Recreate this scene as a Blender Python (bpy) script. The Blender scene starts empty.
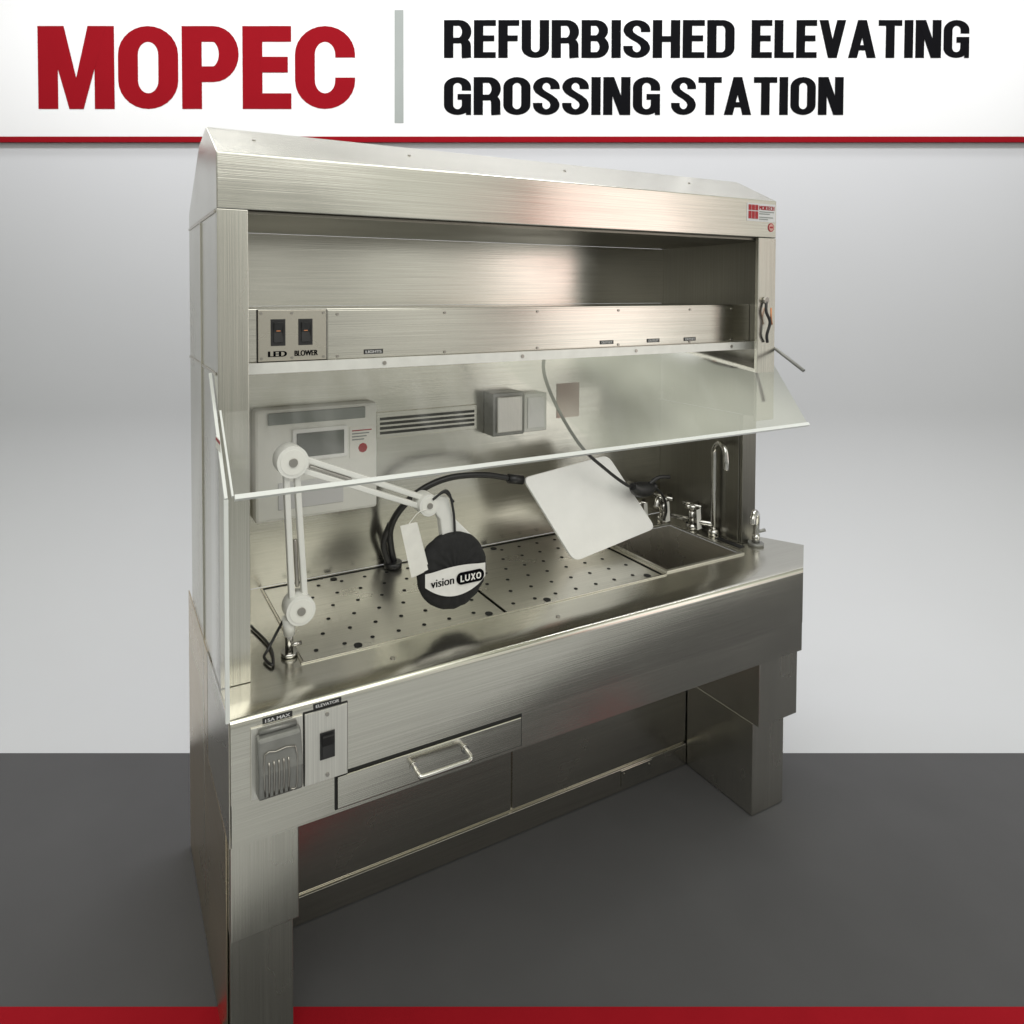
import bpy, bmesh, math, random
from mathutils import Vector, Matrix
random.seed(4)
S=bpy.context.scene
S.view_settings.view_transform='Standard';S.view_settings.look='None';S.view_settings.exposure=0
COL=S.collection
# ---------------------------------------------------------------- materials
def mat(name,col,rough=.5,metal=0.,**k):
    m=bpy.data.materials.new(name);m.use_nodes=True
    b=m.node_tree.nodes['Principled BSDF']
    b.inputs['Base Color'].default_value=(*col,1);b.inputs['Roughness'].default_value=rough;b.inputs['Metallic'].default_value=metal
    for kk,v in k.items(): b.inputs[kk.replace('_',' ')].default_value=v
    return m
def N(m,t,**k):
    n=m.node_tree.nodes.new(t)
    for a,b in k.items(): setattr(n,a,b)
    return n
def noisy(name,col,rough=.5,metal=0.,var=.12,scale=6,bump=.0,bscale=200):
    m=mat(name,col,rough,metal);t=m.node_tree;b=t.nodes['Principled BSDF']
    tc=N(m,'ShaderNodeTexCoord');n=N(m,'ShaderNodeTexNoise');n.inputs['Scale'].default_value=scale;n.inputs['Detail'].default_value=3
    t.links.new(tc.outputs['Object'],n.inputs['Vector'])
    r=N(m,'ShaderNodeMapRange');r.inputs['From Min'].default_value=.25;r.inputs['From Max'].default_value=.75
    r.inputs['To Min'].default_value=1-var;r.inputs['To Max'].default_value=1+var
    t.links.new(n.outputs['Fac'],r.inputs['Value'])
    mx=N(m,'ShaderNodeVectorMath',operation='SCALE');mx.inputs[0].default_value=col
    t.links.new(r.outputs[0],mx.inputs['Scale']);t.links.new(mx.outputs[0],b.inputs['Base Color'])
    if bump:
        n2=N(m,'ShaderNodeTexNoise');n2.inputs['Scale'].default_value=bscale
        t.links.new(tc.outputs['Object'],n2.inputs['Vector'])
        bp=N(m,'ShaderNodeBump');bp.inputs['Strength'].default_value=bump;bp.inputs['Distance'].default_value=.002
        t.links.new(n2.outputs['Fac'],bp.inputs['Height']);t.links.new(bp.outputs[0],b.inputs['Normal'])
    return m
def steel(name,col,rough=.3,axis=0,bump=.3,metal=1.):
    m=mat(name,col,rough,metal);t=m.node_tree;b=t.nodes['Principled BSDF'];L=t.links.new
    tc=N(m,'ShaderNodeTexCoord')
    mp=N(m,'ShaderNodeMapping');sc=[520,520,520];sc[axis]=2.5;mp.inputs['Scale'].default_value=sc
    L(tc.outputs['Object'],mp.inputs['Vector'])
    n=N(m,'ShaderNodeTexNoise');n.inputs['Scale'].default_value=1;n.inputs['Detail'].default_value=1;L(mp.outputs[0],n.inputs['Vector'])
    n3=N(m,'ShaderNodeTexNoise');n3.inputs['Scale'].default_value=3.2;n3.inputs['Detail'].default_value=4
    mp3=N(m,'ShaderNodeMapping');sc=[1.3]*3;sc[axis]=.6;mp3.inputs['Scale'].default_value=sc;L(tc.outputs['Object'],mp3.inputs[0])
    L(mp3.outputs[0],n3.inputs['Vector'])
    a=N(m,'ShaderNodeMapRange');a.inputs['From Min'].default_value=.3;a.inputs['From Max'].default_value=.7
    a.inputs['To Min'].default_value=rough-.03;a.inputs['To Max'].default_value=rough+.06;L(n3.outputs['Fac'],a.inputs['Value'])
    L(a.outputs[0],b.inputs['Roughness'])
    c1=N(m,'ShaderNodeMapRange');c1.inputs['From Min'].default_value=.25;c1.inputs['From Max'].default_value=.75
    c1.inputs['To Min'].default_value=.88;c1.inputs['To Max'].default_value=1.1;L(n.outputs['Fac'],c1.inputs['Value'])
    v=N(m,'ShaderNodeVectorMath',operation='SCALE');v.inputs[0].default_value=col;L(c1.outputs[0],v.inputs['Scale']);L(v.outputs[0],b.inputs['Base Color'])
    bp=N(m,'ShaderNodeBump');bp.inputs['Strength'].default_value=bump;bp.inputs['Distance'].default_value=.0005
    L(n.outputs['Fac'],bp.inputs['Height']);L(bp.outputs[0],b.inputs['Normal'])
    return m
ST=(.66,.645,.585)
M_sx=steel('steel_brushed_lengthwise',ST,.19,0)
M_sz=steel('steel_brushed_upright',ST,.23,2)
M_sy=steel('steel_brushed_depthwise',(.60,.57,.50),.26,1)
M_warm=steel('steel_warm_reflection',(.60,.51,.38),.28,1)  # warm brown reflection painted into the steel colour
M_shade=steel('steel_shaded_inner',(.32,.31,.28),.3,2)  # same steel with shade painted in as a darker colour
M_ceil=steel('steel_shaded_ceiling',(.24,.23,.20),.4,0)  # darker steel paints in the shade under the hood
M_basin=steel('steel_satin_basin',(.52,.50,.46),.27,1,metal=1.)
M_tray=steel('steel_tray',(.72,.705,.65),.28,0,metal=.95)
M_low=steel('steel_lower_panel',(.68,.655,.59),.22,0)
M_plate=steel('steel_switch_plate',(.74,.73,.69),.4,2,metal=.75)
M_chrome=mat('chrome',(.56,.55,.53),.15,1.)
M_screw=mat('screw_steel',(.42,.40,.37),.3,1.)
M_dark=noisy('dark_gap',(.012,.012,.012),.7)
M_blk=noisy('black_plastic',(.018,.018,.019),.38,var=.2,scale=30)
M_cloth=noisy('black_fabric',(.014,.014,.015),.85,var=.3,scale=60,bump=.5,bscale=700)
M_clothw=noisy('white_fabric',(.80,.79,.77),.8,var=.05,scale=40,bump=.3,bscale=700)
M_white=noisy('white_enamel',(.78,.78,.75),.3,var=.04,scale=12)
M_box=noisy('white_plastic',(.80,.80,.76),.42,var=.04,scale=8)
M_poly=noisy('white_polyethylene',(.88,.88,.87),.35,var=.04,scale=9,bump=.2,bscale=90)
M_paper=noisy('paper',(.82,.81,.77),.8,var=.05,scale=30)
M_grey=noisy('grey_cast_metal',(.26,.26,.25),.42,.6,var=.15,scale=25)
M_red=noisy('red_print',(.36,.012,.02),.5,var=.03)
M_redp=noisy('crimson_paint',(.22,.005,.010),.9,var=.02)
M_blackp=noisy('black_print',(.003,.003,.004),.8,var=.05)
M_greyp=noisy('grey_print',(.28,.30,.29),.8,var=.03)
M_lcd=mat('display_glass',(.16,.17,.16),.15)
M_copper=mat('copper',(.6,.25,.12),.35,1.)
M_bg=noisy('backdrop_grey_paint',(.49,.495,.515),.95,var=.012,scale=1.2)
M_board=noisy('sign_white',(.66,.66,.67),.9,var=.01,scale=2)
M_floor=noisy('dark_floor_paint',(.088,.087,.091),.9,var=.05,scale=3,bump=.1,bscale=120)
M_fred=noisy('red_floor_paint',(.30,.008,.015),.85,var=.05)
M_pink=noisy('pink_seal_and_reflection',(.62,.36,.32),.8,var=.05)  # own pink of the seal; on the back panel a painted reflection
M_rail=noisy('pale_hinge_strip',(.76,.76,.73),.35,.3,var=.06,scale=20)
for m_ in(M_bg,M_board,M_redp,M_blackp,M_floor,M_fred,M_greyp):m_.node_tree.nodes['Principled BSDF'].inputs['Specular IOR Level'].default_value=.05
def acrylic(name,refl_haze,gl=.6):
    m=bpy.data.materials.new(name);m.use_nodes=True;t=m.node_tree;t.nodes.clear();L=t.links.new
    o=N(m,'ShaderNodeOutputMaterial');tr=N(m,'ShaderNodeBsdfTransparent');tr.inputs[0].default_value=(.985,.985,.98,1)
    g=N(m,'ShaderNodeBsdfGlossy');g.inputs['Roughness'].default_value=.09;g.inputs[0].default_value=(1,1,1,1)
    d=N(m,'ShaderNodeBsdfDiffuse');d.inputs[0].default_value=(.8,.8,.8,1)
    tc=N(m,'ShaderNodeTexCoord');n=N(m,'ShaderNodeTexNoise');n.inputs['Scale'].default_value=5;n.inputs['Detail'].default_value=5
    mp=N(m,'ShaderNodeMapping');mp.inputs['Scale'].default_value=(1.8,1,.35);L(tc.outputs['Object'],mp.inputs[0]);L(mp.outputs[0],n.inputs['Vector'])
    r=N(m,'ShaderNodeMapRange');r.inputs['From Min'].default_value=.46;r.inputs['From Max'].default_value=.70
    r.inputs['To Min'].default_value=refl_haze*.15;r.inputs['To Max'].default_value=refl_haze*4;L(n.outputs['Fac'],r.inputs['Value'])  # pale diffuse streaks painted in for reflections on the sheet
    m1=N(m,'ShaderNodeMixShader');L(r.outputs[0],m1.inputs[0]);L(tr.outputs[0],m1.inputs[1]);L(d.outputs[0],m1.inputs[2])
    f=N(m,'ShaderNodeFresnel');f.inputs[0].default_value=1.4
    mm=N(m,'ShaderNodeMath',operation='MULTIPLY');mm.inputs[1].default_value=gl;L(f.outputs[0],mm.inputs[0])
    m2=N(m,'ShaderNodeMixShader');L(mm.outputs[0],m2.inputs[0]);L(m1.outputs[0],m2.inputs[1]);L(g.outputs[0],m2.inputs[2]);L(m2.outputs[0],o.inputs[0])
    return m
M_acr=acrylic('clear_acrylic',.028)
M_acre=mat('acrylic_lit_edge',(.74,.76,.75),.25)  # pale colour paints in the light gathered at the sheet edges
# ---------------------------------------------------------------- mesh helpers
class B:
    def __init__(s): s.bm=bmesh.new();s.mats=[]
    def mi(s,m):
        if m not in s.mats: s.mats.append(m)
        return s.mats.index(m)
    def face(s,pts,m):
        f=s.bm.faces.new([s.bm.verts.new(p) for p in pts]);f.material_index=s.mi(m);return f
    def box(s,x0,x1,y0,y1,z0,z1,m):
        v=[s.bm.verts.new((x,y,z)) for x in(x0,x1) for y in(y0,y1) for z in(z0,z1)]
        for q in((0,1,3,2),(4,6,7,5),(0,4,5,1),(2,3,7,6),(0,2,6,4),(1,5,7,3)):
            f=s.bm.faces.new([v[i] for i in q]);f.material_index=s.mi(m)
    def prism(s,poly,ax,a,b,m,wa=None):
        def P(p,t):
            q=list(p);q.insert(ax,t);return q
        A=[s.bm.verts.new(P(p,a)) for p in poly];Bv=[s.bm.verts.new(P(p,b)) for p in poly];n=len(poly)
        fs=[s.bm.faces.new(A),s.bm.faces.new(Bv[::-1])]
        for i in range(n): fs.append(s.bm.faces.new([A[(i+1)%n],A[i],Bv[i],Bv[(i+1)%n]]))
        for f in fs:f.material_index=s.mi(m)
    def cyl(s,c,ax,r,h,m,n=24,r2=None):
        ax=Vector(ax).normalized();c=Vector(c);r2=r if r2 is None else r2
        u=ax.orthogonal().normalized();w=ax.cross(u)
        A=[];C=[]
        for i in range(n):
            a=2*math.pi*i/n;d=u*math.cos(a)+w*math.sin(a)
            A.append(s.bm.verts.new(c+d*r));C.append(s.bm.verts.new(c+ax*h+d*r2))
        fs=[s.bm.faces.new(A[::-1]),s.bm.faces.new(C)]
        for i in range(n):
            f=s.bm.faces.new([A[i],A[(i+1)%n],C[(i+1)%n],C[i]]);f.smooth=True;fs.append(f)
        for f in fs:f.material_index=s.mi(m)
    def tube(s,pts,r,m,n=12,sub=8,smooth=True):
        P=[Vector(p) for p in pts]
        if smooth and len(P)>2:
            Q=[];E=[P[0]*2-P[1]]+P+[P[-1]*2-P[-2]]
            for i in range(1,len(E)-2):
                for k in range(sub):
                    t=k/sub;p0,p1,p2,p3=E[i-1:i+3]
                    Q.append(.5*((2*p1)+(p2-p0)*t+(2*p0-5*p1+4*p2-p3)*t*t+(3*p1-p0-3*p2+p3)*t**3))
            Q.append(P[-1]);P=Q
        rings=[];u=None
        for i,p in enumerate(P):
            t=(P[min(i+1,len(P)-1)]-P[max(i-1,0)]).normalized()
            u=t.orthogonal().normalized() if u is None else (u-t*u.dot(t)).normalized()
            w=t.cross(u);rr=r(i/(len(P)-1)) if callable(r) else r
            rings.append([s.bm.verts.new(p+(u*math.cos(2*math.pi*k/n)+w*math.sin(2*math.pi*k/n))*rr) for k in range(n)])
        for a,b in zip(rings,rings[1:]):
            for k in range(n):
                f=s.bm.faces.new([a[k],a[(k+1)%n],b[(k+1)%n],b[k]]);f.smooth=True;f.material_index=s.mi(m)
        for ring in(rings[0][::-1],rings[-1]):
            f=s.bm.faces.new(ring);f.material_index=s.mi(m)
    def obj(s,name,parent=None,bevel=0,label=None,cat=None,recalc=True,**props):
        if recalc: bmesh.ops.recalc_face_normals(s.bm,faces=s.bm.faces)
        vs=[v.co for v in s.bm.verts]
        c=Vector([(min(v[i] for v in vs)+max(v[i] for v in vs))/2 for i in range(3)])
        if parent is None: c.z=min(v[2] for v in vs)
        bmesh.ops.translate(s.bm,verts=s.bm.verts,vec=-c)
        me=bpy.data.meshes.new(name);s.bm.to_mesh(me);s.bm.free()
        for m in s.mats: me.materials.append(m)
        o=bpy.data.objects.new(name,me);COL.objects.link(o)
        place(o,c,parent)
        if bevel:
            md=o.modifiers.new('bevel','BEVEL');md.width=bevel;md.segments=2;md.limit_method='ANGLE';md.angle_limit=math.radians(40)
        if label:o['label']=label
        if cat:o['category']=cat
        for k,v in props.items():o[k]=v
        return o
WL={}
def place(o,c,parent):
    WL[o.name]=Vector(c)
    if parent is not None:
        o.parent=parent;o.location=Vector(c)-WL[parent.name]
    else:o.location=c
def empty(name,loc,label,cat,**props):
    o=bpy.data.objects.new(name,None);COL.objects.link(o);o.empty_display_size=.1;place(o,Vector(loc),None)
    o['label']=label;o['category']=cat
    for k,v in props.items():o[k]=v
    return o
def screw(c,ax,r,par,m=None):
    b=B();b.cyl(c,ax,r,.0025,m or M_screw,n=12);b.obj('screw',par)
def text(body,name,origin,R,U,width,height,m,parent,smear=0,copies=1,offset=0.,space=1.,lift=.0005):
    cu=bpy.data.curves.new('tmp','FONT');cu.body=body;cu.size=1;cu.offset=offset;cu.space_character=space;cu.resolution_u=4
    o=bpy.data.objects.new('tmp',cu);COL.objects.link(o)
    dg=bpy.context.evaluated_depsgraph_get();me=bpy.data.meshes.new_from_object(o.evaluated_get(dg))
    bpy.data.objects.remove(o)
    bm=bmesh.new();bm.from_mesh(me)
    geo=[[Vector(v.co) for v in f.verts] for f in bm.faces];bm.free();bpy.data.meshes.remove(me)
    allv=[v for f in geo for v in f]
    x0,x1=min(v.x for v in allv),max(v.x for v in allv);y0,y1=min(v.y for v in allv),max(v.y for v in allv)
    sx=(width)/(x1-x0+smear);sy=height/(y1-y0);Nn=R.cross(U)
    b=B()
    for k in range(copies):
        dx=smear*k/(max(copies-1,1))
        for f in geo:
            b.face([origin+R*((v.x-x0+dx)*sx)+U*((v.y-y0)*sy)+Nn*(lift+k*.0003) for v in f],m)
    return b.obj(name,parent,recalc=False)
# ---- heavy condensed grotesque capitals drawn as polygons
def glyph(ch,sw,sh,wd):
    P=[];a=sw/2;b=sh/2
    def box(x0,x1,y0,y1):P.append([[(x0,y0),(x1,y0),(x1,y1),(x0,y1)]])
    def stroke(pts,closed=False):
        n=len(pts);out=[]
        for i,(x,y) in enumerate(pts):
            p=pts[(i-1)%n] if(closed or i>0) else pts[i];q=pts[(i+1)%n] if(closed or i<n-1) else pts[i]
            tx,ty=q[0]-p[0],q[1]-p[1];l=math.hypot(tx,ty) or 1;nx,ny=-ty/l,tx/l
            out.append(((x+nx*a,y+ny*b),(x-nx*a,y-ny*b)))
        st_=[];r=range(n if closed else n-1)
        for i in r:
            j=(i+1)%n;st_.append([out[i][0],out[i][1],out[j][1],out[j][0]])
        P.append(st_)
    def arc(cx,cy,rx,ry,a0,a1,n=14):
        return [(cx+rx*math.cos(math.radians(a0+(a1-a0)*k/n)),cy+ry*math.sin(math.radians(a0+(a1-a0)*k/n))) for k in range(n+1)]
    w=wd.get(ch,wd['*']);Lx,Rx=a,w-a;cx=w/2;rx=cx-a;ry=min(.25,rx*1.15);Tp,Bt=1-b,b
    if ch=='O':stroke(arc(cx,Tp-ry,rx,ry,0,180)+arc(cx,Bt+ry,rx,ry,180,360),True)
    elif ch=='C':stroke([(Rx,.62)]+arc(cx,Tp-ry,rx,ry,0,180)+arc(cx,Bt+ry,rx,ry,180,360)+[(Rx,.38)])
    elif ch=='G':
        stroke([(Rx,.64)]+arc(cx,Tp-ry,rx,ry,0,180)+arc(cx,Bt+ry,rx,ry,180,360)+[(Rx,.53)]);box(cx,Rx+a,.40,.40+sh);box(Rx+a-sw*.55,Rx+a,0,.3)
    elif ch=='U':stroke([(Lx,1)]+arc(cx,Bt+ry,rx,ry,180,360)+[(Rx,1)])
    elif ch=='X':
        P.append([[(0,1),(sw*1.15,1),(w,0),(w-sw*1.15,0)]]);P.append([[(w-sw*1.15,1),(w,1),(sw*1.15,0),(0,0)]])
    elif ch=='D':box(0,sw,0,1);stroke([(a,Tp)]+arc(Rx-rx*.9,Tp-ry,rx*.9,ry,90,0)+arc(Rx-rx*.9,Bt+ry,rx*.9,ry,0,-90)+[(a,Bt)])
    elif ch in'PR':
        m=.46 if ch=='R' else .42;r2=(Tp-m)/2;box(0,sw,0,1);stroke([(a,Tp)]+arc(Rx-rx*.85,Tp-r2,rx*.85,r2,90,-90)+[(a,m)])
        if ch=='R':stroke([(Rx-rx*.6,m)]+arc(Rx-rx*.55,m-.14,rx*.5,.14,90,0,8)+[(Rx-rx*.04,.05),(Rx,0)])
    elif ch=='B':
        m=.52;box(0,sw,0,1);r2=(Tp-m)/2;stroke([(a,Tp)]+arc(Rx-rx*.88-.012,Tp-r2,rx*.85,r2,90,-90)+[(a,m)]);r2=(m-Bt)/2;stroke([(a,m)]+arc(Rx-rx*.85,m-r2,rx*.85,r2,90,-90)+[(a,Bt)])
    elif ch=='S':
        ry2=.19;stroke([(Rx,.68)]+arc(cx,Tp-ry2,rx,ry2,0,180)+[(Lx+.004,.70),(Lx+.03,.63),(cx-.05,.55),(cx+.05,.47),(Rx-.03,.38),(Rx-.004,.30)]+arc(cx,Bt+ry2,rx,ry2,0,-180)+[(Lx,.32)])
    elif ch=='M':
        box(0,sw,0,1);box(w-sw,w,0,1);P.append([[(sw*.4,1),(sw*1.32,1),(cx+sw*.36,0),(cx-sw*.36,0)]]);P.append([[(w-sw*1.32,1),(w-sw*.4,1),(cx+sw*.36,0),(cx-sw*.36,0)]])
    elif ch=='N':box(0,sw,0,1);box(w-sw,w,0,1);P.append([[(sw*.2,1),(sw*1.15,1),(w-sw*.2,0),(w-sw*1.15,0)]])
    elif ch in'VA':
        y0,y1=(1,0) if ch=='V' else(0,1)
        P.append([[(0,y0),(sw*1.02,y0),(cx+sw*.5,y1),(cx-sw*.5,y1)]]);P.append([[(w-sw*1.02,y0),(w,y0),(cx+sw*.5,y1),(cx-sw*.5,y1)]])
        if ch=='A':box(w*.25,w*.75,.20,.20+sh*.9)
    elif ch in'EFL':
        box(0,sw,0,1)
        if ch in'EL':box(sw*.9,w,0,sh)
        if ch in'EF':box(sw*.9,w,1-sh,1);box(sw*.9,w*.93,.44,.44+sh)
    elif ch=='T':box(0,w,1-sh,1);box(cx-a,cx+a,0,.98)
    elif ch=='I':box(0,sw,0,1);w=sw
    elif ch=='H':box(0,sw,0,1);box(w-sw,w,0,1);box(sw*.9,w-sw*.9,.5-b,.5+b)
    elif ch==' ':w=.22
    return P,w
def gtext(body,origin,R,U,width,height,m,parent,sw,sh,wd,gap,lift=.0004):
    x=0;items=[]
    for ch in body:
        P,w=glyph(ch,sw,sh,wd);items.append((x,P));x+=w+gap
    x-=gap;sx=width/x;b=B();Nn=R.cross(U)
    for X0,P in items:
        for k,st_ in enumerate(P):
            for q_ in st_:
                b.face([origin+R*((p[0]+X0)*sx)+U*(p[1]*height)+Nn*(lift+k*.0004) for p in q_],m)
    for f in b.bm.faces:
        f.normal_update()
        if f.normal.dot(Nn)<0:f.normal_flip()
    return b.obj('lettering',parent,recalc=False)
X=Vector((1,0,0));Y=Vector((0,1,0));Z=Vector((0,0,1))
# ---------------------------------------------------------------- camera
CAM=Vector((-.2762,-1.6102,1.9575));yaw=math.radians(-25.2073)
cd=bpy.data.cameras.new('camera');cam=bpy.data.objects.new('camera',cd);COL.objects.link(cam)
cam.location=CAM;cam.rotation_euler=(math.radians(90-1.495),0,yaw)
cd.sensor_width=36;cd.sensor_fit='HORIZONTAL';cd.lens=660.69/1024*36
cd.shift_x=(512-410.37)/1024;cd.shift_y=(311.9-512)/1024;cd.clip_start=.05;cd.clip_end=200
S.camera=cam
# ---------------------------------------------------------------- studio: floor, cove, sign
HD=Vector((math.sin(-yaw),math.cos(yaw),0));RT=Vector((math.cos(yaw),math.sin(yaw),0))
G=Vector((CAM.x,CAM.y,0))
def W(l,d,z): return G+RT*l+HD*d+Z*z
DW=4.33
b=B()
prof=[(-6,-.004),(3.13,-.004)]
for i in range(1,25):
    a=math.pi/2*i/24;prof.append((3.13+1.2*math.sin(a),-.004+1.2*(1-math.cos(a))))
prof+=[(DW,5.6)]
for (d0,z0),(d1,z1) in zip(prof,prof[1:]):
    f=b.face([W(-9,d0,z0),W(10,d0,z0),W(10,d1,z1),W(-9,d1,z1)],M_bg);f.smooth=True
bmesh.ops.remove_doubles(b.bm,verts=b.bm.verts,dist=1e-4)
b.obj('wall',kind='structure')
b=B();b.face([W(-9,1.2,0),W(10,1.2,0),W(10,2.772,0),W(-9,2.772,0)],M_floor);b.obj('floor',kind='structure')  # stops short; unseen pale floor nearer the camera brightens the steel's reflections
b=B();b.face([W(-1.3,1.715,.004),W(1.75,1.715,.004),W(1.75,1.763,.004),W(-1.3,1.763,.004)],M_fred);b.obj('floor_stripe',kind='structure')
DS=4.3
def sz(v,d=DS): return CAM.z+d*math.tan(math.atan((311.9-v)/660.69)-math.radians(1.495))
def sl(u,d=4.25): return (u-410.37)/660.69*d
sign=empty('wall_sign',W(0,DS+.02,sz(138)),'long white header sign with red and black lettering','sign')
def sbox(bb,l0,l1,z0,z1,d0,d1,m):
    v=[bb.bm.verts.new(W(l,d,z)) for l in(l0,l1) for d in(d0,d1) for z in(z0,z1)]
    for q in((0,1,3,2),(4,6,7,5),(0,4,5,1),(2,3,7,6),(0,2,6,4),(1,5,7,3)):
        f=bb.bm.faces.new([v[i] for i in q]);f.material_index=bb.mi(m)
b=B();sbox(b,-6,7,sz(136.5),5.2,DS+.001,DS+.02,M_board);b.obj('board',sign)
b=B();sbox(b,-6,7,sz(142),sz(136.5),DS+.0003,DS+.02,M_redp);b.obj('trim',sign,label='red lower trim')
b=B();sbox(b,sl(394.5),sl(403.5),sz(123),sz(10),DS-.0003,DS+.0008,M_greyp);b.obj('divider',sign,label='grey upright divider bar')
def stext(body,u0,u1,v0,v1,m,sw,sh,wd,gap):
    o=W(sl(u0),DS,sz(v1));return gtext(body,o,RT,Z,sl(u1)-sl(u0),sz(v0)-sz(v1),m,sign,sw,sh,wd,gap)
stext('MOPEC',37,355,26,109,M_redp,.245,.19,{'M':.94,'E':.60,'P':.70,'*':.74},.045)
WB={'M':.66,'E':.40,'F':.38,'L':.38,'T':.46,'S':.49,'A':.54,'V':.52,'*':.50}
stext('REFURBISHED',444,735,20,58,M_blackp,.172,.155,WB,.045)
stext('ELEVATING',752,970,20,58,M_blackp,.172,.155,WB,.045)
stext('GROSSING',444,661,77,115,M_blackp,.172,.155,WB,.045)
stext('STATION',672,845,77,115,M_blackp,.172,.155,WB,.045)
# ---------------------------------------------------------------- grossing station
H=.92;XR=2.155
st=empty('grossing_station',(1.07,.4,0),'large brushed stainless steel pathology workstation standing on grey floor','workstation')
b=B()
def xe(y): return 2.13+.225*min(y,.15)/.15 if y<=.15 else 2.355-(y-.15)/.173*.10
prof=[(.0,.712),(.0,.900),(.0015,.909),(.006,.916),(.014,.920),(.08,.92),(.15,.92),(.18,.92)]
for (y0,z0),(y1,z1) in zip(prof,prof[1:]):
    f=b.face([(0,y0,z0),(xe(y0),y0,z0),(xe(y1),y1,z1),(0,y1,z1)],M_sx);f.smooth=True
bmesh.ops.remove_doubles(b.bm,verts=b.bm.verts,dist=1e-5)
def top(x0,x1,y0,y1): b.face([(x0,y0,H),(x1,y0,H),(x1,y1,H),(x0,y1,H)],M_sx)
TX0,TX1,TY0,TY1=.232,1.606,.18,.70
SX0,SX1,SY0,SY1=1.640,2.035,.20,.56
top(0,TX0,.18,.709);top(TX1,SX0,.18,.709);top(SX0,SX1,SY1,.709);top(SX0,SX1,.18,SY0);top(TX0,TX1,TY1,.709)
b.face([(SX1,.18,H),(xe(.18),.18,H),(2.255,.323,H),(2.255,.79,H),(2.14,.79,H),(2.14,.709,H),(SX1,.709,H)],M_sx)
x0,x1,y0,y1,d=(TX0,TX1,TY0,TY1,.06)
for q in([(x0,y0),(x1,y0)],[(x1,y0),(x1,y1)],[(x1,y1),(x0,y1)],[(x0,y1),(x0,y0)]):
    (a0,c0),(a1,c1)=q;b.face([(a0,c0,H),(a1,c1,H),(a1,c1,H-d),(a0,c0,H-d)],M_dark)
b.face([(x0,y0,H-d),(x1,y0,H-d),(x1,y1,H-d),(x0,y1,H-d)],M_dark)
b.face([(0,0,.712),(0,.36,.712),(0,.36,H),(0,.014,H),(0,.006,.916),(0,0,.9)],M_sy)
b.face([(2.13,0,.712),(2.355,.15,.712),(2.355,.15,H),(2.13,0,.9)],M_sx)
b.face([(2.355,.15,.712),(2.255,.323,.712),(2.255,.323,H),(2.355,.15,H)],M_sy)
ct=b.obj('counter',st)
b=B();w=.006
b.box(TX0-w,TX1+w,TY0-w,TY0,H+.0005,H+.004,M_sx);b.box(TX0-w,TX0,TY0,TY1,H+.0005,H+.004,M_sy);b.box(TX1,TX1+w,TY0,TY1,H+.0005,H+.004,M_sy)
b.obj('rim',ct)
b=B();b.prism([(0.002,.006),(2.137,.006),(2.34,.145),(2.25,.31),(0.002,.31)],2,.6,.7085,M_sx)
b.obj('apron',st)
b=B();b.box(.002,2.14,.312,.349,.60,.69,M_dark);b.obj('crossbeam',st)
dr=B();dr.box(.272,.845,-.004,.004,.617,.702,M_sx);dro=dr.obj('drawer',st,bevel=.002)
b=B();b.box(.266,.851,.0035,.0058,.611,.708,M_dark);b.obj('drawer_gap',dro)
b=B();b.tube([(.49,-.004,.665),(.49,-.038,.662),(.505,-.045,.660),(.62,-.045,.660),(.64,-.045,.660),(.652,-.038,.662),(.652,-.004,.665)],.0065,M_chrome,n=12,sub=5)
for x in(.49,.652):b.cyl((x,-.0045,.665),(0,-1,0),.012,.004,M_chrome)
b.obj('handle',dro)
b=B();d=.70;i=.03
top_=[(SX0,SY0),(SX1,SY0),(SX1,SY1),(SX0,SY1)];bot=[(SX0+i,SY0+i),(SX1-i,SY0+i),(SX1-i,SY1-i),(SX0+i,SY1-i)]
for k in range(4):
    a,c=top_[k],top_[(k+1)%4];e,f_=bot[(k+1)%4],bot[k]
    b.face([(*a,H-.001),(*c,H-.001),(*e,d),(*f_,d)],M_basin)
b.face([(*p,d) for p in bot],M_basin)
b.cyl((1.83,.38,d+.001),(0,0,1),.045,.004,M_chrome);b.cyl((1.83,.38,d+.0055),(0,0,1),.03,.001,M_dark)
sk=b.obj('sink',st)
b=B()
for (x0,x1,y0,y1) in((SX0-.012,SX1+.012,SY0-.012,SY0),(SX0-.012,SX1+.012,SY1,SY1+.012),(SX0-.012,SX0,SY0,SY1),(SX1,SX1+.012,SY0,SY1)):
    b.box(x0,x1,y0,y1,H+.0005,H+.006,M_tray)
b.obj('sink_rim',sk)
b=B();b.box(2.085,2.115,.24,.36,H+.0005,H+.002,M_dark);b.obj('drain_slot',ct)
b=B();b.box(2.225,2.245,.30,.45,H+.0005,H+.003,M_dark);b.obj('drain_slot',ct)
# tower
b=B();b.prism([(.149,2.181),(.149,2.327),(.33,2.430),(.47,2.405),(.725,2.23),(.725,2.181)],0,0.0,XR,M_sx);hood=b.obj('hood',st,bevel=.003)
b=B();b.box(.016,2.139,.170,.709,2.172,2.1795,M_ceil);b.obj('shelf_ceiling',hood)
b=B()
b.box(0,.08,.149,.163,H+.001,2.180,M_sz);b.box(0,.014,.1635,.725,H+.001,2.180,M_sz);b.obj('post',st,bevel=.0015)
b=B()
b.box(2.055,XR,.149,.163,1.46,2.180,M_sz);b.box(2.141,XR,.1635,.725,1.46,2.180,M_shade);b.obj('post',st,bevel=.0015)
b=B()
b.box(2.135,2.215,.27,.285,H+.001,1.459,M_shade);b.box(2.131,2.145,.2855,.79,H+.001,1.459,M_shade);b.obj('post',st,bevel=.0015,label='lower post with shade painted into its steel')
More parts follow.
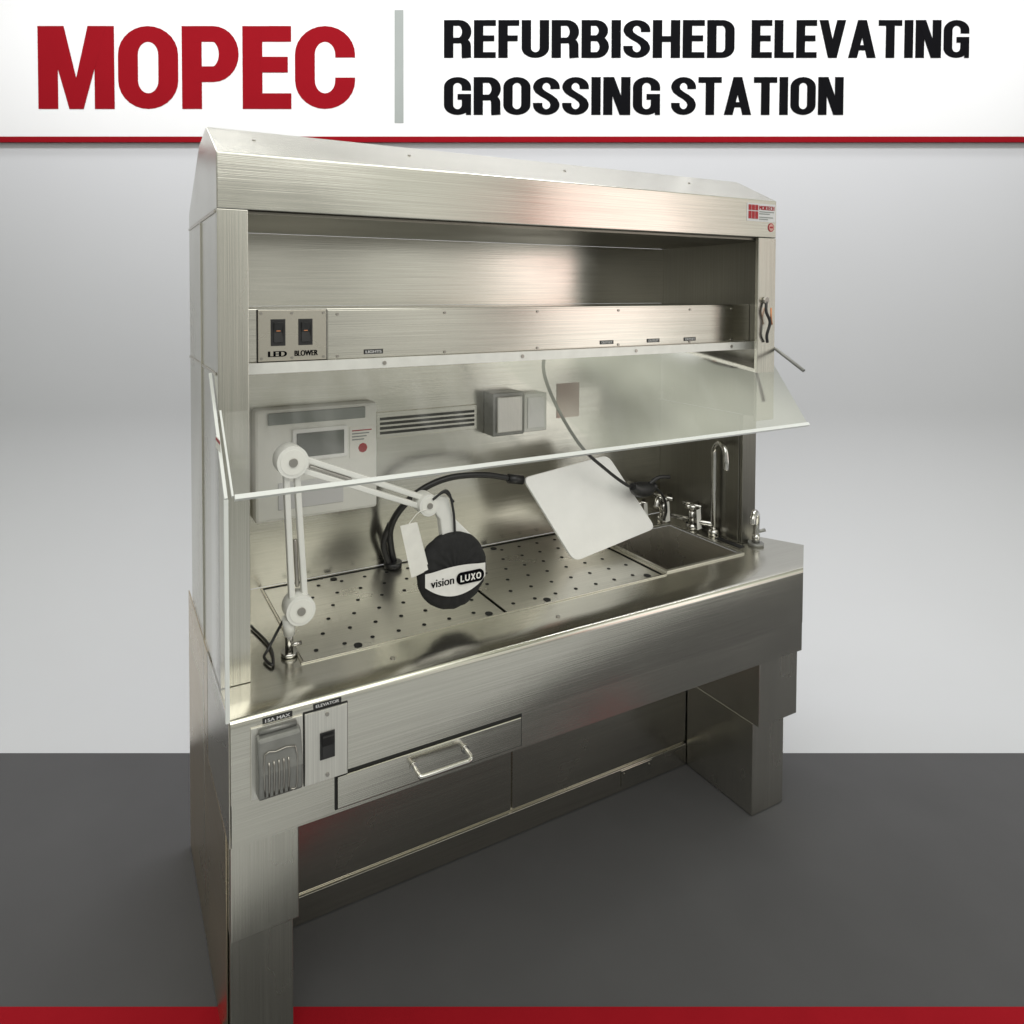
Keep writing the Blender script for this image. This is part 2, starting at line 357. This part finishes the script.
b=B();b.box(.0145,2.1305,.71,.722,H+.001,1.756,M_sx);b.obj('back_panel',st)
b=B();b.box(.0145,2.1405,.71,.722,1.918,2.171,M_sx);b.obj('shelf_back_panel',st)
lb=B();lb.box(.0145,2.1405,.252,.7225,1.757,1.917,M_sx);lbo=lb.obj('light_box',st,bevel=.002)
b=B();b.box(.331,2.045,.2495,.2515,1.764,1.911,M_sx);b.obj('front_cover',lbo,bevel=.0008)
for x in(.36,.72,1.08,1.44,1.80,2.03):
    for z in(1.775,1.9): screw((x,.249,z),(0,-1,0),.0045,lbo)
b=B();b.box(.1225,.3275,.2485,.2512,1.7655,1.9158,M_dark);b.obj('plate_shadow',lbo)  # dark sheet painting the shadow outline around the plate
sp=B();sp.box(.125,.325,.2455,.2483,1.768,1.914,M_sy);spo=sp.obj('switch_plate',lbo,bevel=.001)
for x in(.182,.262):
    b=B();b.box(x-.021,x+.021,.2435,.2453,1.812,1.888,M_blk);b.prism([(.2434,1.822),(.2434,1.878),(.235,1.878),(.2425,1.85),(.2395,1.822)],0,x-.013,x+.013,M_blk)
    b.box(x-.006,x+.006,.2405,.2424,1.853,1.8555,M_copper)
    b.obj('rocker_switch',spo,bevel=.0007)
for x in(.134,.222,.316):
    for z in(1.777,1.905): screw((x,.2454,z),(0,-1,0),.004,lbo)
def label(x,z,w,h,y,body,par):
    b=B();b.box(x-w/2,x+w/2,y-.0014,y-.0002,z-h/2,z+h/2,M_blk);o=b.obj('label_plate',par)
    if body:text(body,'lettering',Vector((x-w*.42,y-.0014,z-h*.3)),X,Z,w*.84,h*.6,M_board,par,smear=.06,copies=2)
    return o
def ptext(x,z,w,h,y,body,par,m=M_blackp):
    return text(body,'lettering',Vector((x-w/2,y,z-h/2)),X,Z,w,h,m,par,smear=.12,copies=3)
ptext(.18,1.789,.055,.016,.2455,'LED',spo);ptext(.264,1.789,.07,.016,.2455,'BLOWER',spo)
for x in(.475,1.385,1.61,1.80): label(x,1.785,.062,.014,.2493,'LIGHTS' if x<.5 else 'OUTLET',lbo)
# hood sticker
b=B();b.box(1.985,2.147,.1478,.1488,2.243,2.312,M_board);stk=b.obj('maker_plate',hood)
b=B()
for x in(1.992,2.011,2.030):
    b.box(x,x+.016,.1466,.1476,2.285,2.306,M_red);b.box(x,x+.016,.1466,.1476,2.252,2.281,M_red)
b.obj('emblem',hood)
text('MORTECH','lettering',Vector((2.052,.1477,2.288)),X,Z,.088,.016,M_red,hood,smear=.15,copies=3)
b=B()
for k,(z,w_) in enumerate(((2.279,.085),(2.271,.06),(2.258,.08),(2.250,.05))): b.box(2.053,2.053+w_,.1468,.1476,z,z+.0035,M_greyp)
b.obj('small_print',hood)
b=B();b.cyl((2.123,.1486,2.222),(0,-1,0),.017,.001,M_red);b.cyl((2.123,.1475,2.222),(0,-1,0),.013,.0008,M_pink);b.box(2.114,2.132,.146,.1466,2.219,2.2255,M_red);b.obj('seal',hood)
for x in(.12,.6,1.2,1.8): screw((x,.26,2.3905),(0,-.5,.87),.005,hood)
b=B();b.box(-.003,-.0005,.17,.725,1.745,1.752,M_sy);b.obj('seam_strip',st)
b=B();b.box(-.003,-.0005,.17,.725,2.172,2.178,M_sy);b.obj('seam_strip',st)
b=B();b.box(-.0045,-.0005,.43,.44,.1,2.17,M_sz);b.obj('seam_strip',st)
# base cabinet and legs
b=B();b.box(.0,2.15,.356,.79,0.001,.685,M_low);cab=b.obj('base_cabinet',st)
for x0,x1 in((.175,1.046),(1.054,1.912)):
    b=B();b.box(x0,x1,.350,.3555,.098,.60,M_low);b.obj('access_panel',cab,bevel=.0015)
b=B();b.box(.175,1.912,.345,.3555,.003,.090,M_low);b.obj('kick_plate',cab,bevel=.0015)
b=B();b.box(1.56,1.72,.342,.3445,.02,.085,M_sx);hh=b.obj('hatch',cab,bevel=.001)
for x in(1.575,1.705):screw((x,.342,.07),(0,-1,0),.004,cab)
for x0,x1,u0,u1 in((.0,.172,.002,.163),(1.913,2.125,1.915,2.088)):
    g=B();g.box(x0,x1,.014,.352,.355,.5985,M_sz);lg=g.obj('leg',st,bevel=.003)
    b=B();b.box(u0,u1,.040,.345,.002,.356,M_sz);b.obj('leg_extension',lg,bevel=.003)
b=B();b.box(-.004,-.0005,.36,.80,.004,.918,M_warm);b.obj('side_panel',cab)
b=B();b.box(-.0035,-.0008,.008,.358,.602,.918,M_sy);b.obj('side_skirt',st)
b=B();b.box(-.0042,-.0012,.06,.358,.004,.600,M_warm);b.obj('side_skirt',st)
# weatherproof outlet cover
oc=B();oc.box(.048,.178,-.006,-.0005,.715,.893,M_plate);oco=oc.obj('outlet_plate',st,bevel=.001)
b=B();b.prism([(-.0065,.727),(-.0065,.880),(-.030,.874),(-.048,.80),(-.044,.735)],0,.058,.168,M_grey)
cov=b.obj('outlet_cover',oco,bevel=.006)
b=B()
for k in range(5):
    x=.083+.012*k;b.tube([(x,-.044,.742),(x,-.0485,.78),(x,-.049,.80),(x,-.0435,.825)],.0026,M_screw,n=6,sub=3)
b.tube([(.136,-.046,.745),(.150,-.046,.745),(.152,-.048,.79),(.149,-.0405,.845),(.10,-.0405,.845),(.074,-.0405,.845),(.071,-.048,.79),(.073,-.046,.745)],.002,M_screw,n=6,sub=2)
b.tube([(.066,-.012,.884),(.16,-.012,.884)],.006,M_grey,smooth=False)
b.obj('cover_ribs',oco)
label(.115,.902,.075,.014,0.0,'15A MAX',ct)
b=B();b.box(.1805,.2995,-.0022,-.0004,.7055,.8955,M_dark);b.obj('plate_shadow',st)  # dark backing sheet stands in for the switch plate's shadow
es=B();es.box(.183,.297,-.0075,-.0024,.708,.893,M_plate);eso=es.obj('switch_plate',st,bevel=.001)
b=B();b.box(.222,.262,-.010,-.0077,.765,.835,M_blk);b.prism([(-.0102,.772),(-.0102,.828),(-.020,.828),(-.012,.80),(-.015,.772)],0,.227,.257,M_blk);b.obj('rocker_switch',eso,bevel=.0007)
for z in(.722,.880):screw((.242,-.0077,z),(0,-1,0),.005,eso)
label(.245,.9035,.075,.013,0.0,'ELEVATOR',ct)
for x,y in((.47,.094),(1.05,.09),(.1,.4)):screw((x,y,H),(0,0,1),.007,ct)
# sash
def V(*a):return Vector(a)
TL,TR=V(.008,.236,1.752),V(2.20,.236,1.752);BL,BR=V(.012,-.004,1.4725),V(2.135,-.004,1.4725)
n=(TR-TL).cross(BL-TL).normalized()
sh=B();sh.face([TL,TR,BR,BL],M_acr)
sash=sh.obj('splash_shield',st)
def bar(b,p,q_,w,hh,m):
    p=Vector(p);q_=Vector(q_);t=(q_-p).normalized();u=Vector(w);v=t.cross(u).normalized()*hh
    A=[b.bm.verts.new(p+s1*u*.5+s2*v*.5) for s1,s2 in((-1,-1),(1,-1),(1,1),(-1,1))];C=[b.bm.verts.new(q_+s1*u*.5+s2*v*.5) for s1,s2 in((-1,-1),(1,-1),(1,1),(-1,1))]
    fs=[A[::-1],C]+[[A[i],A[(i+1)%4],C[(i+1)%4],C[i]] for i in range(4)]
    for f in fs: b.bm.faces.new(f).material_index=b.mi(m)
ud=(BL-TL).normalized()
b=B();bar(b,BL+ud*.004,BR+ud*.004,n*.012,.012,M_acre);b.obj('shield_edge',sash)
b=B();bar(b,BL-V(.004,0,0),TL-V(.004,0,0),n*.008,.005,M_acre);b.obj('shield_edge',sash)
b=B();bar(b,TL+V(.03,-.008,.000),TR+V(-.04,-.008,.000),Vector((0,.010,0)),.030,M_rail);b.obj('hinge_rail',sash)
for x in(.06,.5,1.0,1.5,2.0):screw((x,.2225,1.752),(0,-1,0),.006,sash)
b=B();sp_=[(.002,H+.002),(.002,1.468),(.235,1.742),(.235,H+.002)]
b.face([(-.007,y,z) for y,z in sp_],M_acr);ss=b.obj('side_shield',st)
b=B();bar(b,(-.007,.000,H+.002),(-.007,.000,1.466),Vector((.010,0,0)),.008,M_acre);b.obj('shield_edge',ss)
b=B();bar(b,(-.007,.000,1.468),(-.007,.235,1.744),Vector((.008,0,0)),.006,M_acre);b.obj('shield_edge',ss)
b=B();b.box(-.0125,-.0118,.04,.11,1.57,1.60,M_paper);b.box(-.0135,-.0128,.045,.105,1.59,1.597,M_red);b.obj('sticker',ss)
b=B();b.tube([(2.18,.24,1.79),(2.165,.20,1.772),(2.145,.02,1.668)],.0065,M_grey,smooth=False);b.obj('gas_strut',st)
b=B();b.tube([(2.09,.14,1.93),(2.085,.135,1.89),(2.10,.13,1.85),(2.09,.135,1.80),(2.10,.14,1.77)],.0055,M_blk)
b.cyl((2.09,.148,1.935),(0,-1,0),.013,.012,M_screw);cb=b.obj('cable',st)
b=B();b.tube([(2.112,.135,1.905),(2.106,.13,1.87),(2.112,.13,1.84)],.003,M_copper);b.obj('cable',st)
# rear wall equipment
wb=B();wb.box(.20,.655,.655,.7095,1.165,1.56,M_box);wbo=wb.obj('control_box',st,bevel=.012)
b=B();b.box(.245,.605,.648,.6545,1.505,1.547,M_greyp);b.obj('control_bezel',wbo,bevel=.004)
b=B();b.box(.33,.535,.646,.6545,1.37,1.485,M_poly);b.obj('control_bezel',wbo,bevel=.004)
b=B();b.box(.345,.52,.6435,.6455,1.385,1.47,M_lcd);b.obj('display',wbo)
b=B();b.box(.545,.645,.652,.6545,1.36,1.475,M_paper)
b.cyl((.595,.6515,1.395),(0,-1,0),.018,.0006,M_red,n=8)
for k in range(4):b.box(.553,.60+.01*k,.651,.6518,1.425+.011*k,1.429+.011*k,M_red if k==3 else M_greyp)
b.obj('warning_sticker',wbo)
b=B();b.box(.28,.52,.651,.6545,1.205,1.30,M_board);b.obj('control_cover',wbo,bevel=.003)
b=B();b.box(.67,1.115,.7025,.7095,1.41,1.51,M_sx);vn=b.obj('vent_grille',st,bevel=.002)
b=B()
for z in(1.425,1.443,1.461,1.479):b.box(.685,1.10,.7008,.7022,z,z+.010,M_dark)
b.obj('vent_slots',vn)
g=B();g.box(1.15,1.30,.64,.7095,1.385,1.56,M_grey);go=g.obj('outlet_box',st,bevel=.004)
b=B();b.box(1.165,1.285,.628,.6395,1.40,1.545,M_plate);b.obj('outlet_lid',go,bevel=.004)
g=B();g.box(1.315,1.43,.66,.7095,1.385,1.545,M_box);go=g.obj('outlet_box',st,bevel=.004)
b=B();b.box(1.33,1.415,.655,.6595,1.40,1.53,M_poly);b.obj('outlet_lid',go,bevel=.003)
b=B();b.box(1.52,1.64,.7065,.7095,1.42,1.57,M_pink);b.obj('pink_reflection',st)  # pink sheet in place of a reflection on the back panel
cp=[(1.225,.4,1.756),(1.222,.4,1.66),(1.29,.4,1.52),(1.40,.4,1.37),(1.52,.4,1.27),(1.62,.4,1.20),(1.69,.41,1.168)]
b=B();b.tube(cp,.0065,M_blk);cd_=b.obj('cord',lbo)
b=B();b.tube([(1.66,.40,1.185),(1.70,.41,1.165),(1.76,.42,1.158),(1.80,.42,1.165)],lambda t:.016+.016*math.sin(math.pi*min(1,t*1.1)),M_blk,n=16)
b.tube([(1.76,.41,1.18),(1.80,.40,1.205),(1.86,.40,1.20)],.008,M_blk,n=10);b.tube([(1.80,.42,1.16),(1.88,.45,1.10),(1.95,.5,1.02),(2.0,.56,.95)],.006,M_blk)
b.obj('hand_control',lbo)
b=B();b.tube([(.735,.685,.925),(.715,.67,1.00),(.70,.64,1.08),(.72,.60,1.16),(.79,.565,1.235),(.90,.55,1.272),(1.04,.53,1.272),(1.17,.51,1.245)],lambda t:.014-.003*t,M_blk,n=14)
b.tube([(.71,.67,.925),(.68,.66,1.02),(.70,.64,1.10)],.012,M_blk,n=12);b.cyl((.725,.675,H+.001),(0,0,1),.035,.02,M_blk)
b.tube([(1.14,.515,1.25),(1.20,.505,1.24)],.018,M_blk,smooth=False)
b.obj('flexible_arm',st)
fa=B();fx,fy=2.105,.385
fa.cyl((fx,fy,H),(0,0,1),.024,.03,M_chrome,r2=.018)
fa.tube([(fx,fy,H+.02),(fx,fy,1.12),(fx,fy,1.25),(fx-.005,fy-.005,1.30),(fx-.018,fy-.04,1.332),(fx-.03,fy-.075,1.315),(fx-.035,fy-.088,1.27),(fx-.035,fy-.088,1.23)],.0115,M_chrome)
fao=fa.obj('faucet',st)
def valve(x,y,z,par,s=1.):
    b=B();b.cyl((x,y,z),(0,0,1),.019*s,.02*s,M_chrome);b.cyl((x,y,z+.02*s),(0,0,1),.013*s,.045*s,M_chrome,r2=.010*s);b.cyl((x,y,z+.065*s),(0,0,1),.017*s,.015*s,M_chrome)
    zz=z+.078*s
    b.tube([(x-.035*s,y-.01,zz),(x+.035*s,y+.01,zz)],.006*s,M_chrome,smooth=False);b.tube([(x-.01,y+.03*s,zz),(x+.01,y-.03*s,zz)],.006*s,M_chrome,smooth=False)
    b.obj('valve_handle',par)
valve(2.04,.60,H,fao,1.5);valve(2.085,.48,H,fao,1.4);valve(1.94,.65,H,fao,1.2)
b=B();b.tube([(2.04,.60,.96),(2.085,.48,.96),(2.105,.385,.97)],.012,M_chrome,smooth=False);b.tube([(2.03,.60,.97),(1.99,.58,1.03),(1.95,.55,1.05),(1.93,.54,1.02)],.010,M_chrome);b.obj('mixer_pipe',fao)
for (x,y,z,dx) in((1.995,.57,1.03,.025),(2.065,.46,1.02,.025),(1.92,.62,1.02,.02)):
    b=B();b.face([(x,y-.02,z),(x+dx,y-.02,z+.004),(x+dx+.006,y-.022,z-.085),(x+.004,y-.022,z-.088)],M_paper);b.obj('paper_tag',fao)
for x,y in((1.80,.62),(1.87,.67)):
    b=B();b.cyl((x,y,H),(0,0,1),.02,.02,M_chrome);b.tube([(x,y,.93),(x,y,1.02),(x-.02,y-.01,1.07)],.009,M_chrome);b.tube([(x-.03,y,1.02),(x+.03,y,1.02)],.006,M_blk,smooth=False)
    b.obj('service_tap',st)
b=B();x,y=2.175,.235
b.cyl((x,y,H),(0,0,1),.030,.012,M_grey);b.cyl((x,y,H+.012),(0,0,1),.015,.035,M_chrome);b.tube([(x,y,.96),(x+.004,y,1.01),(x-.006,y-.008,1.05),(x-.034,y-.02,1.068),(x-.062,y-.032,1.052),(x-.068,y-.035,1.028)],.0115,M_chrome)
b.tube([(x,y,.975),(x+.03,y-.02,.985)],.007,M_grey,smooth=False)
b.obj('spray_nozzle',st)
# ---------------------------------------------------------------- trays
def tray(x0,x1):
    b=B();y0,y1=TY0+.004,TY1-.004;zt=H-.004
    b.box(x0,x1,y0,y1,zt-.004,zt,M_tray)
    nx=7;ny=6
    for j in range(ny):
        for i in range(nx):
            x=x0+.05+(x1-x0-.10)*(i+(.5 if j%2 else 0))/(nx-.5);y=y0+.05+(y1-y0-.10)*j/(ny-1)
            b.cyl((x+random.uniform(-.002,.002),y,zt+.0006),(0,0,1),.0068,.0008,M_dark,n=14)
    for x,y in((x0+.17,y0+.024),(x1-.05,y0+.024),(x0+.25,y1-.024)):
        b.cyl((x,y,zt+.0008),(0,0,1),.013,.001,M_dark,n=20)
    b.obj('perforated_tray',label='perforated stainless steel tray lying in the counter recess',cat='tray',group='perforated trays in the counter')
tray(TX0+.006,.913);tray(.925,TX1-.006)
# ---------------------------------------------------------------- board
c=[V(1.194,.50,1.249),V(1.634,.52,1.288),V(1.803,.42,.987),V(1.36,.395,.932)]
b=B();pts=[]
for i in range(4):
    p,a,d_=c[i],c[i-1],c[(i+1)%4];r=.035
    A=p+(a-p).normalized()*r;D=p+(d_-p).normalized()*r
    for k in range(7):
        t=k/6;pts.append((1-t)**2*A+2*t*(1-t)*p+t*t*D)
nn=(c[1]-c[0]).cross(c[3]-c[0]).normalized()*.006
A=[b.bm.verts.new(p+nn) for p in pts];D=[b.bm.verts.new(p-nn) for p in pts];m_=len(pts)
for f in[b.bm.faces.new(A),b.bm.faces.new(D[::-1])]+[b.bm.faces.new([A[(i+1)%m_],A[i],D[i],D[(i+1)%m_]]) for i in range(m_)]:f.material_index=b.mi(M_poly)
bd=b.obj('cutting_board',bevel=.002,label='white plastic cutting board propped on its corner against a black arm',cat='cutting board')
# ---------------------------------------------------------------- lamp
ly=.235
lamp=empty('magnifier_lamp',(.207,ly,H),'white articulated magnifier lamp with black fabric cover, clamped on the counter','lamp')
J1,J2,J3=V(.235,ly,1.055),V(.2135,ly,1.484),V(.645,ly,1.302)
b=B();b.cyl((.207,ly,H+.001),(0,0,1),.024,.012,M_chrome);b.cyl((.207,ly,H+.013),(0,0,1),.012,.07,M_chrome);b.cyl((.207,ly,H+.06),(0,0,1),.016,.05,M_white,r2=.02)
b.cyl((.207,ly-.02,H+.04),(1,0,0),.006,.03,M_chrome);b.obj('mounting_post',lamp)
def joint(p,r,nm='pivot'):
    b=B();b.cyl(p+V(0,-.028,0),(0,1,0),r,.056,M_white,n=36);b.cyl(p+V(0,-.030,0),(0,1,0),r*.80,.0018,M_box,n=32);b.cyl(p+V(0,-.0342,0),(0,1,0),r*.28,.004,M_screw,n=20)
    b.obj(nm,lamp,bevel=.003)
joint(J1,.043);joint(J2,.046);joint(J3,.034)
def arm(p,q_,w):
    t=(q_-p).normalized();s=Vector((t.z,0,-t.x))
    b=B()
    for k in(-1,1):bar(b,p+s*w*k,q_+s*w*k*.8,Vector((0,.022,0)),.017,M_white)
    b.tube([p+t*.06,p+t*.2],.006,M_screw,smooth=False)
    b.obj('arm',lamp,bevel=.003)
arm(J1,J2,.019);arm(J2,J3,.017)
hx,hz=.728,1.084;hc=V(hx,ly-.02,hz)
b=B();b.prism([(.655,1.315),(.685,1.325),(.715,1.318),(.735,1.25),(.805,1.18),(.80,1.160),(.72,1.155),(.695,1.18),(.685,1.25),(.655,1.29)],1,ly-.025,ly+.005,M_white);b.obj('neck',lamp,bevel=.005)
b=B();b.tube([(.655,ly-.03,1.32),(.70,ly-.04,1.345),(.725,ly-.035,1.28),(.735,ly-.03,1.19)],.004,M_blk);b.tube([(.66,ly,1.30),(.70,ly-.02,1.335),(.735,ly-.02,1.30)],.004,M_blk);b.obj('cord',lamp)
b=B()
rings=[(.100,.022),(.117,.014),(.124,0),(.120,-.014),(.108,-.022),(.08,-.027),(0.001,-.030)]
prev=None
for r,dy in rings:
    ring=[b.bm.verts.new(hc+V(r*math.cos(2*math.pi*k/56),dy+.0025*math.sin(k*1.9),r*math.sin(2*math.pi*k/56))) for k in range(56)]
    if prev:
        for k in range(56):
            f=b.bm.faces.new([prev[k],prev[(k+1)%56],ring[(k+1)%56],ring[k]]);f.smooth=True;f.material_index=b.mi(M_cloth)
    prev=ring
b.face([hc+V(.1*math.cos(2*math.pi*k/56),.022,.1*math.sin(2*math.pi*k/56)) for k in range(56)],M_cloth)
hd=b.obj('lamp_cover',lamp)
b=B();t1=[];t2=[]
for k in range(21):
    x=-.108+.216*k/20;zt=.012+.012*math.cos((x/.1)*1.3);zb=-.070+.036*(abs(x)/.1)**2
    yy=-.0340+1.0*max(0,abs(x)-.075)**1.5
    t1.append(V(x,yy,zt));t2.append(V(x,yy,zb))
for k in range(20):b.face([hc+t1[k],hc+t1[k+1],hc+t2[k+1],hc+t2[k]],M_clothw)
b.obj('cover_band',lamp)
b=B();pp=[]
for k in range(32):
    a=2*math.pi*k/32;cx_=.032 if math.cos(a)>0 else -.032;pp.append((hx+.048+cx_+.018*math.cos(a),hz-.018+.019*math.sin(a)))
b.prism(pp,1,hc.y-.0375,hc.y-.0345,M_blackp);b.obj('badge',lamp)
gtext('LUXO',V(hx+.011,hc.y-.0378,hz-.0285),X,Z,.075,.021,M_clothw,lamp,.22,.2,{'L':.62,'X':.8,'*':.85},.16)
text('vision','lettering',V(hx-.092,hc.y-.0345,hz-.030),X,Z,.082,.024,M_blackp,lamp,smear=.05,copies=2)
b=B();tp=[V(.535,ly-.05,1.262),V(.588,ly-.05,1.266),V(.632,ly-.045,1.110),V(.575,ly-.045,1.095)]
b.face(tp,M_paper);b.face([p+V(.006,.004,-.003) for p in tp],M_paper);b.tube([V(.562,ly-.05,1.262),V(.60,ly-.04,1.29),J3+V(-.01,-.03,-.01)],.0012,M_paper,n=6)
b.obj('paper_tag',lamp)
b=B();b.tube([(.205,ly+.03,1.02),(.185,ly+.04,.98),(.15,ly+.02,.94),(.135,ly+.0,.93),(.15,ly-.04,.927),(.165,ly+.06,.927),(.14,ly+.2,.927)],.0042,M_blk);b.obj('power_cord',lamp)
# ---------------------------------------------------------------- world + lamps
wd=bpy.data.worlds.new('World');S.world=wd;wd.use_nodes=True;t=wd.node_tree;t.nodes.clear();L=t.links.new
def WN(k,**a):
    n=t.nodes.new(k)
    for x,y in a.items():setattr(n,x,y)
    return n
o=WN('ShaderNodeOutputWorld');bg=WN('ShaderNodeBackground');bg.inputs[1].default_value=1.
tc=WN('ShaderNodeTexCoord');sx=WN('ShaderNodeSeparateXYZ');L(tc.outputs['Generated'],sx.inputs[0])
mr=WN('ShaderNodeMapRange');mr.inputs['From Min'].default_value=-1;mr.inputs['From Max'].default_value=1;L(sx.outputs['Z'],mr.inputs['Value'])
cr=WN('ShaderNodeValToRGB');e=cr.color_ramp.elements
e[0].position=0;e[0].color=(.24,.235,.21,1);e[1].position=1;e[1].color=(.46,.47,.37,1)
for p,c_ in((.38,(.36,.355,.32,1)),(.5,(.40,.40,.37,1)),(.62,(.39,.395,.355,1)),(.8,(.42,.43,.35,1))):
    x=e.new(p);x.color=c_
L(mr.outputs[0],cr.inputs[0])
mp=WN('ShaderNodeMapping');mp.inputs['Scale'].default_value=(4.2,4.2,.4);L(tc.outputs['Generated'],mp.inputs[0])
nz=WN('ShaderNodeTexNoise');nz.inputs['Scale'].default_value=1.7;nz.inputs['Detail'].default_value=2.5;L(mp.outputs[0],nz.inputs['Vector'])
m2=WN('ShaderNodeMapRange');m2.inputs['From Min'].default_value=.36;m2.inputs['From Max'].default_value=.64;m2.inputs['To Min'].default_value=.24;m2.inputs['To Max'].default_value=2.1;L(nz.outputs['Fac'],m2.inputs['Value'])
vm=WN('ShaderNodeVectorMath',operation='SCALE');L(cr.outputs[0],vm.inputs[0]);L(m2.outputs[0],vm.inputs['Scale'])
# red spot added to the world for a reddish reflection in the shelf back
dt=WN('ShaderNodeVectorMath',operation='DOT_PRODUCT');dt.inputs[1].default_value=Vector((.65,-.76,.08)).normalized();L(tc.outputs['Generated'],dt.inputs[0])
mk=WN('ShaderNodeMapRange');mk.interpolation_type='SMOOTHSTEP';mk.inputs['From Min'].default_value=.991;mk.inputs['From Max'].default_value=.998;L(dt.outputs['Value'],mk.inputs['Value'])
mxr=WN('ShaderNodeMix',data_type='RGBA');L(mk.outputs[0],mxr.inputs['Factor']);L(vm.outputs[0],mxr.inputs['A']);mxr.inputs['B'].default_value=(.75,.24,.19,1)
L(mxr.outputs['Result'],bg.inputs[0]);L(bg.outputs[0],o.inputs[0])
def area(name,loc,target,sx_,sy_,power,col=(1,1,1),spread=180):
    l=bpy.data.lights.new(name,'AREA');l.shape='RECTANGLE';l.size=sx_;l.size_y=sy_;l.energy=power;l.color=col;l.spread=math.radians(spread)
    ob=bpy.data.objects.new(name,l);COL.objects.link(ob);ob.location=loc
    ob.rotation_euler=(Vector(target)-Vector(loc)).to_track_quat('-Z','Y').to_euler();return ob
area('ceiling_lamp',(.2,-2.2,4.2),(1.0,.2,.5),4.5,3.0,88,(1,.99,.96))
area('added_wall_wash',W(.8,2.6,4.9),W(.8,4.33,3.0),8,.4,74,(.98,.98,1),110)  # added out of view to brighten the sign and upper wall
area('added_floor_wash',W(.8,3.5,5.2),W(.8,3.0,0),9,.4,66,(.98,.98,1),100)  # added out of view to lighten the backdrop near the floor
area('added_bloom_light',(4.6,-3.4,1.9),(1.4,.5,1.2),1.3,3.6,18,(1,.98,.94))  # no window there; unseen light added for a bright bloom in the steel
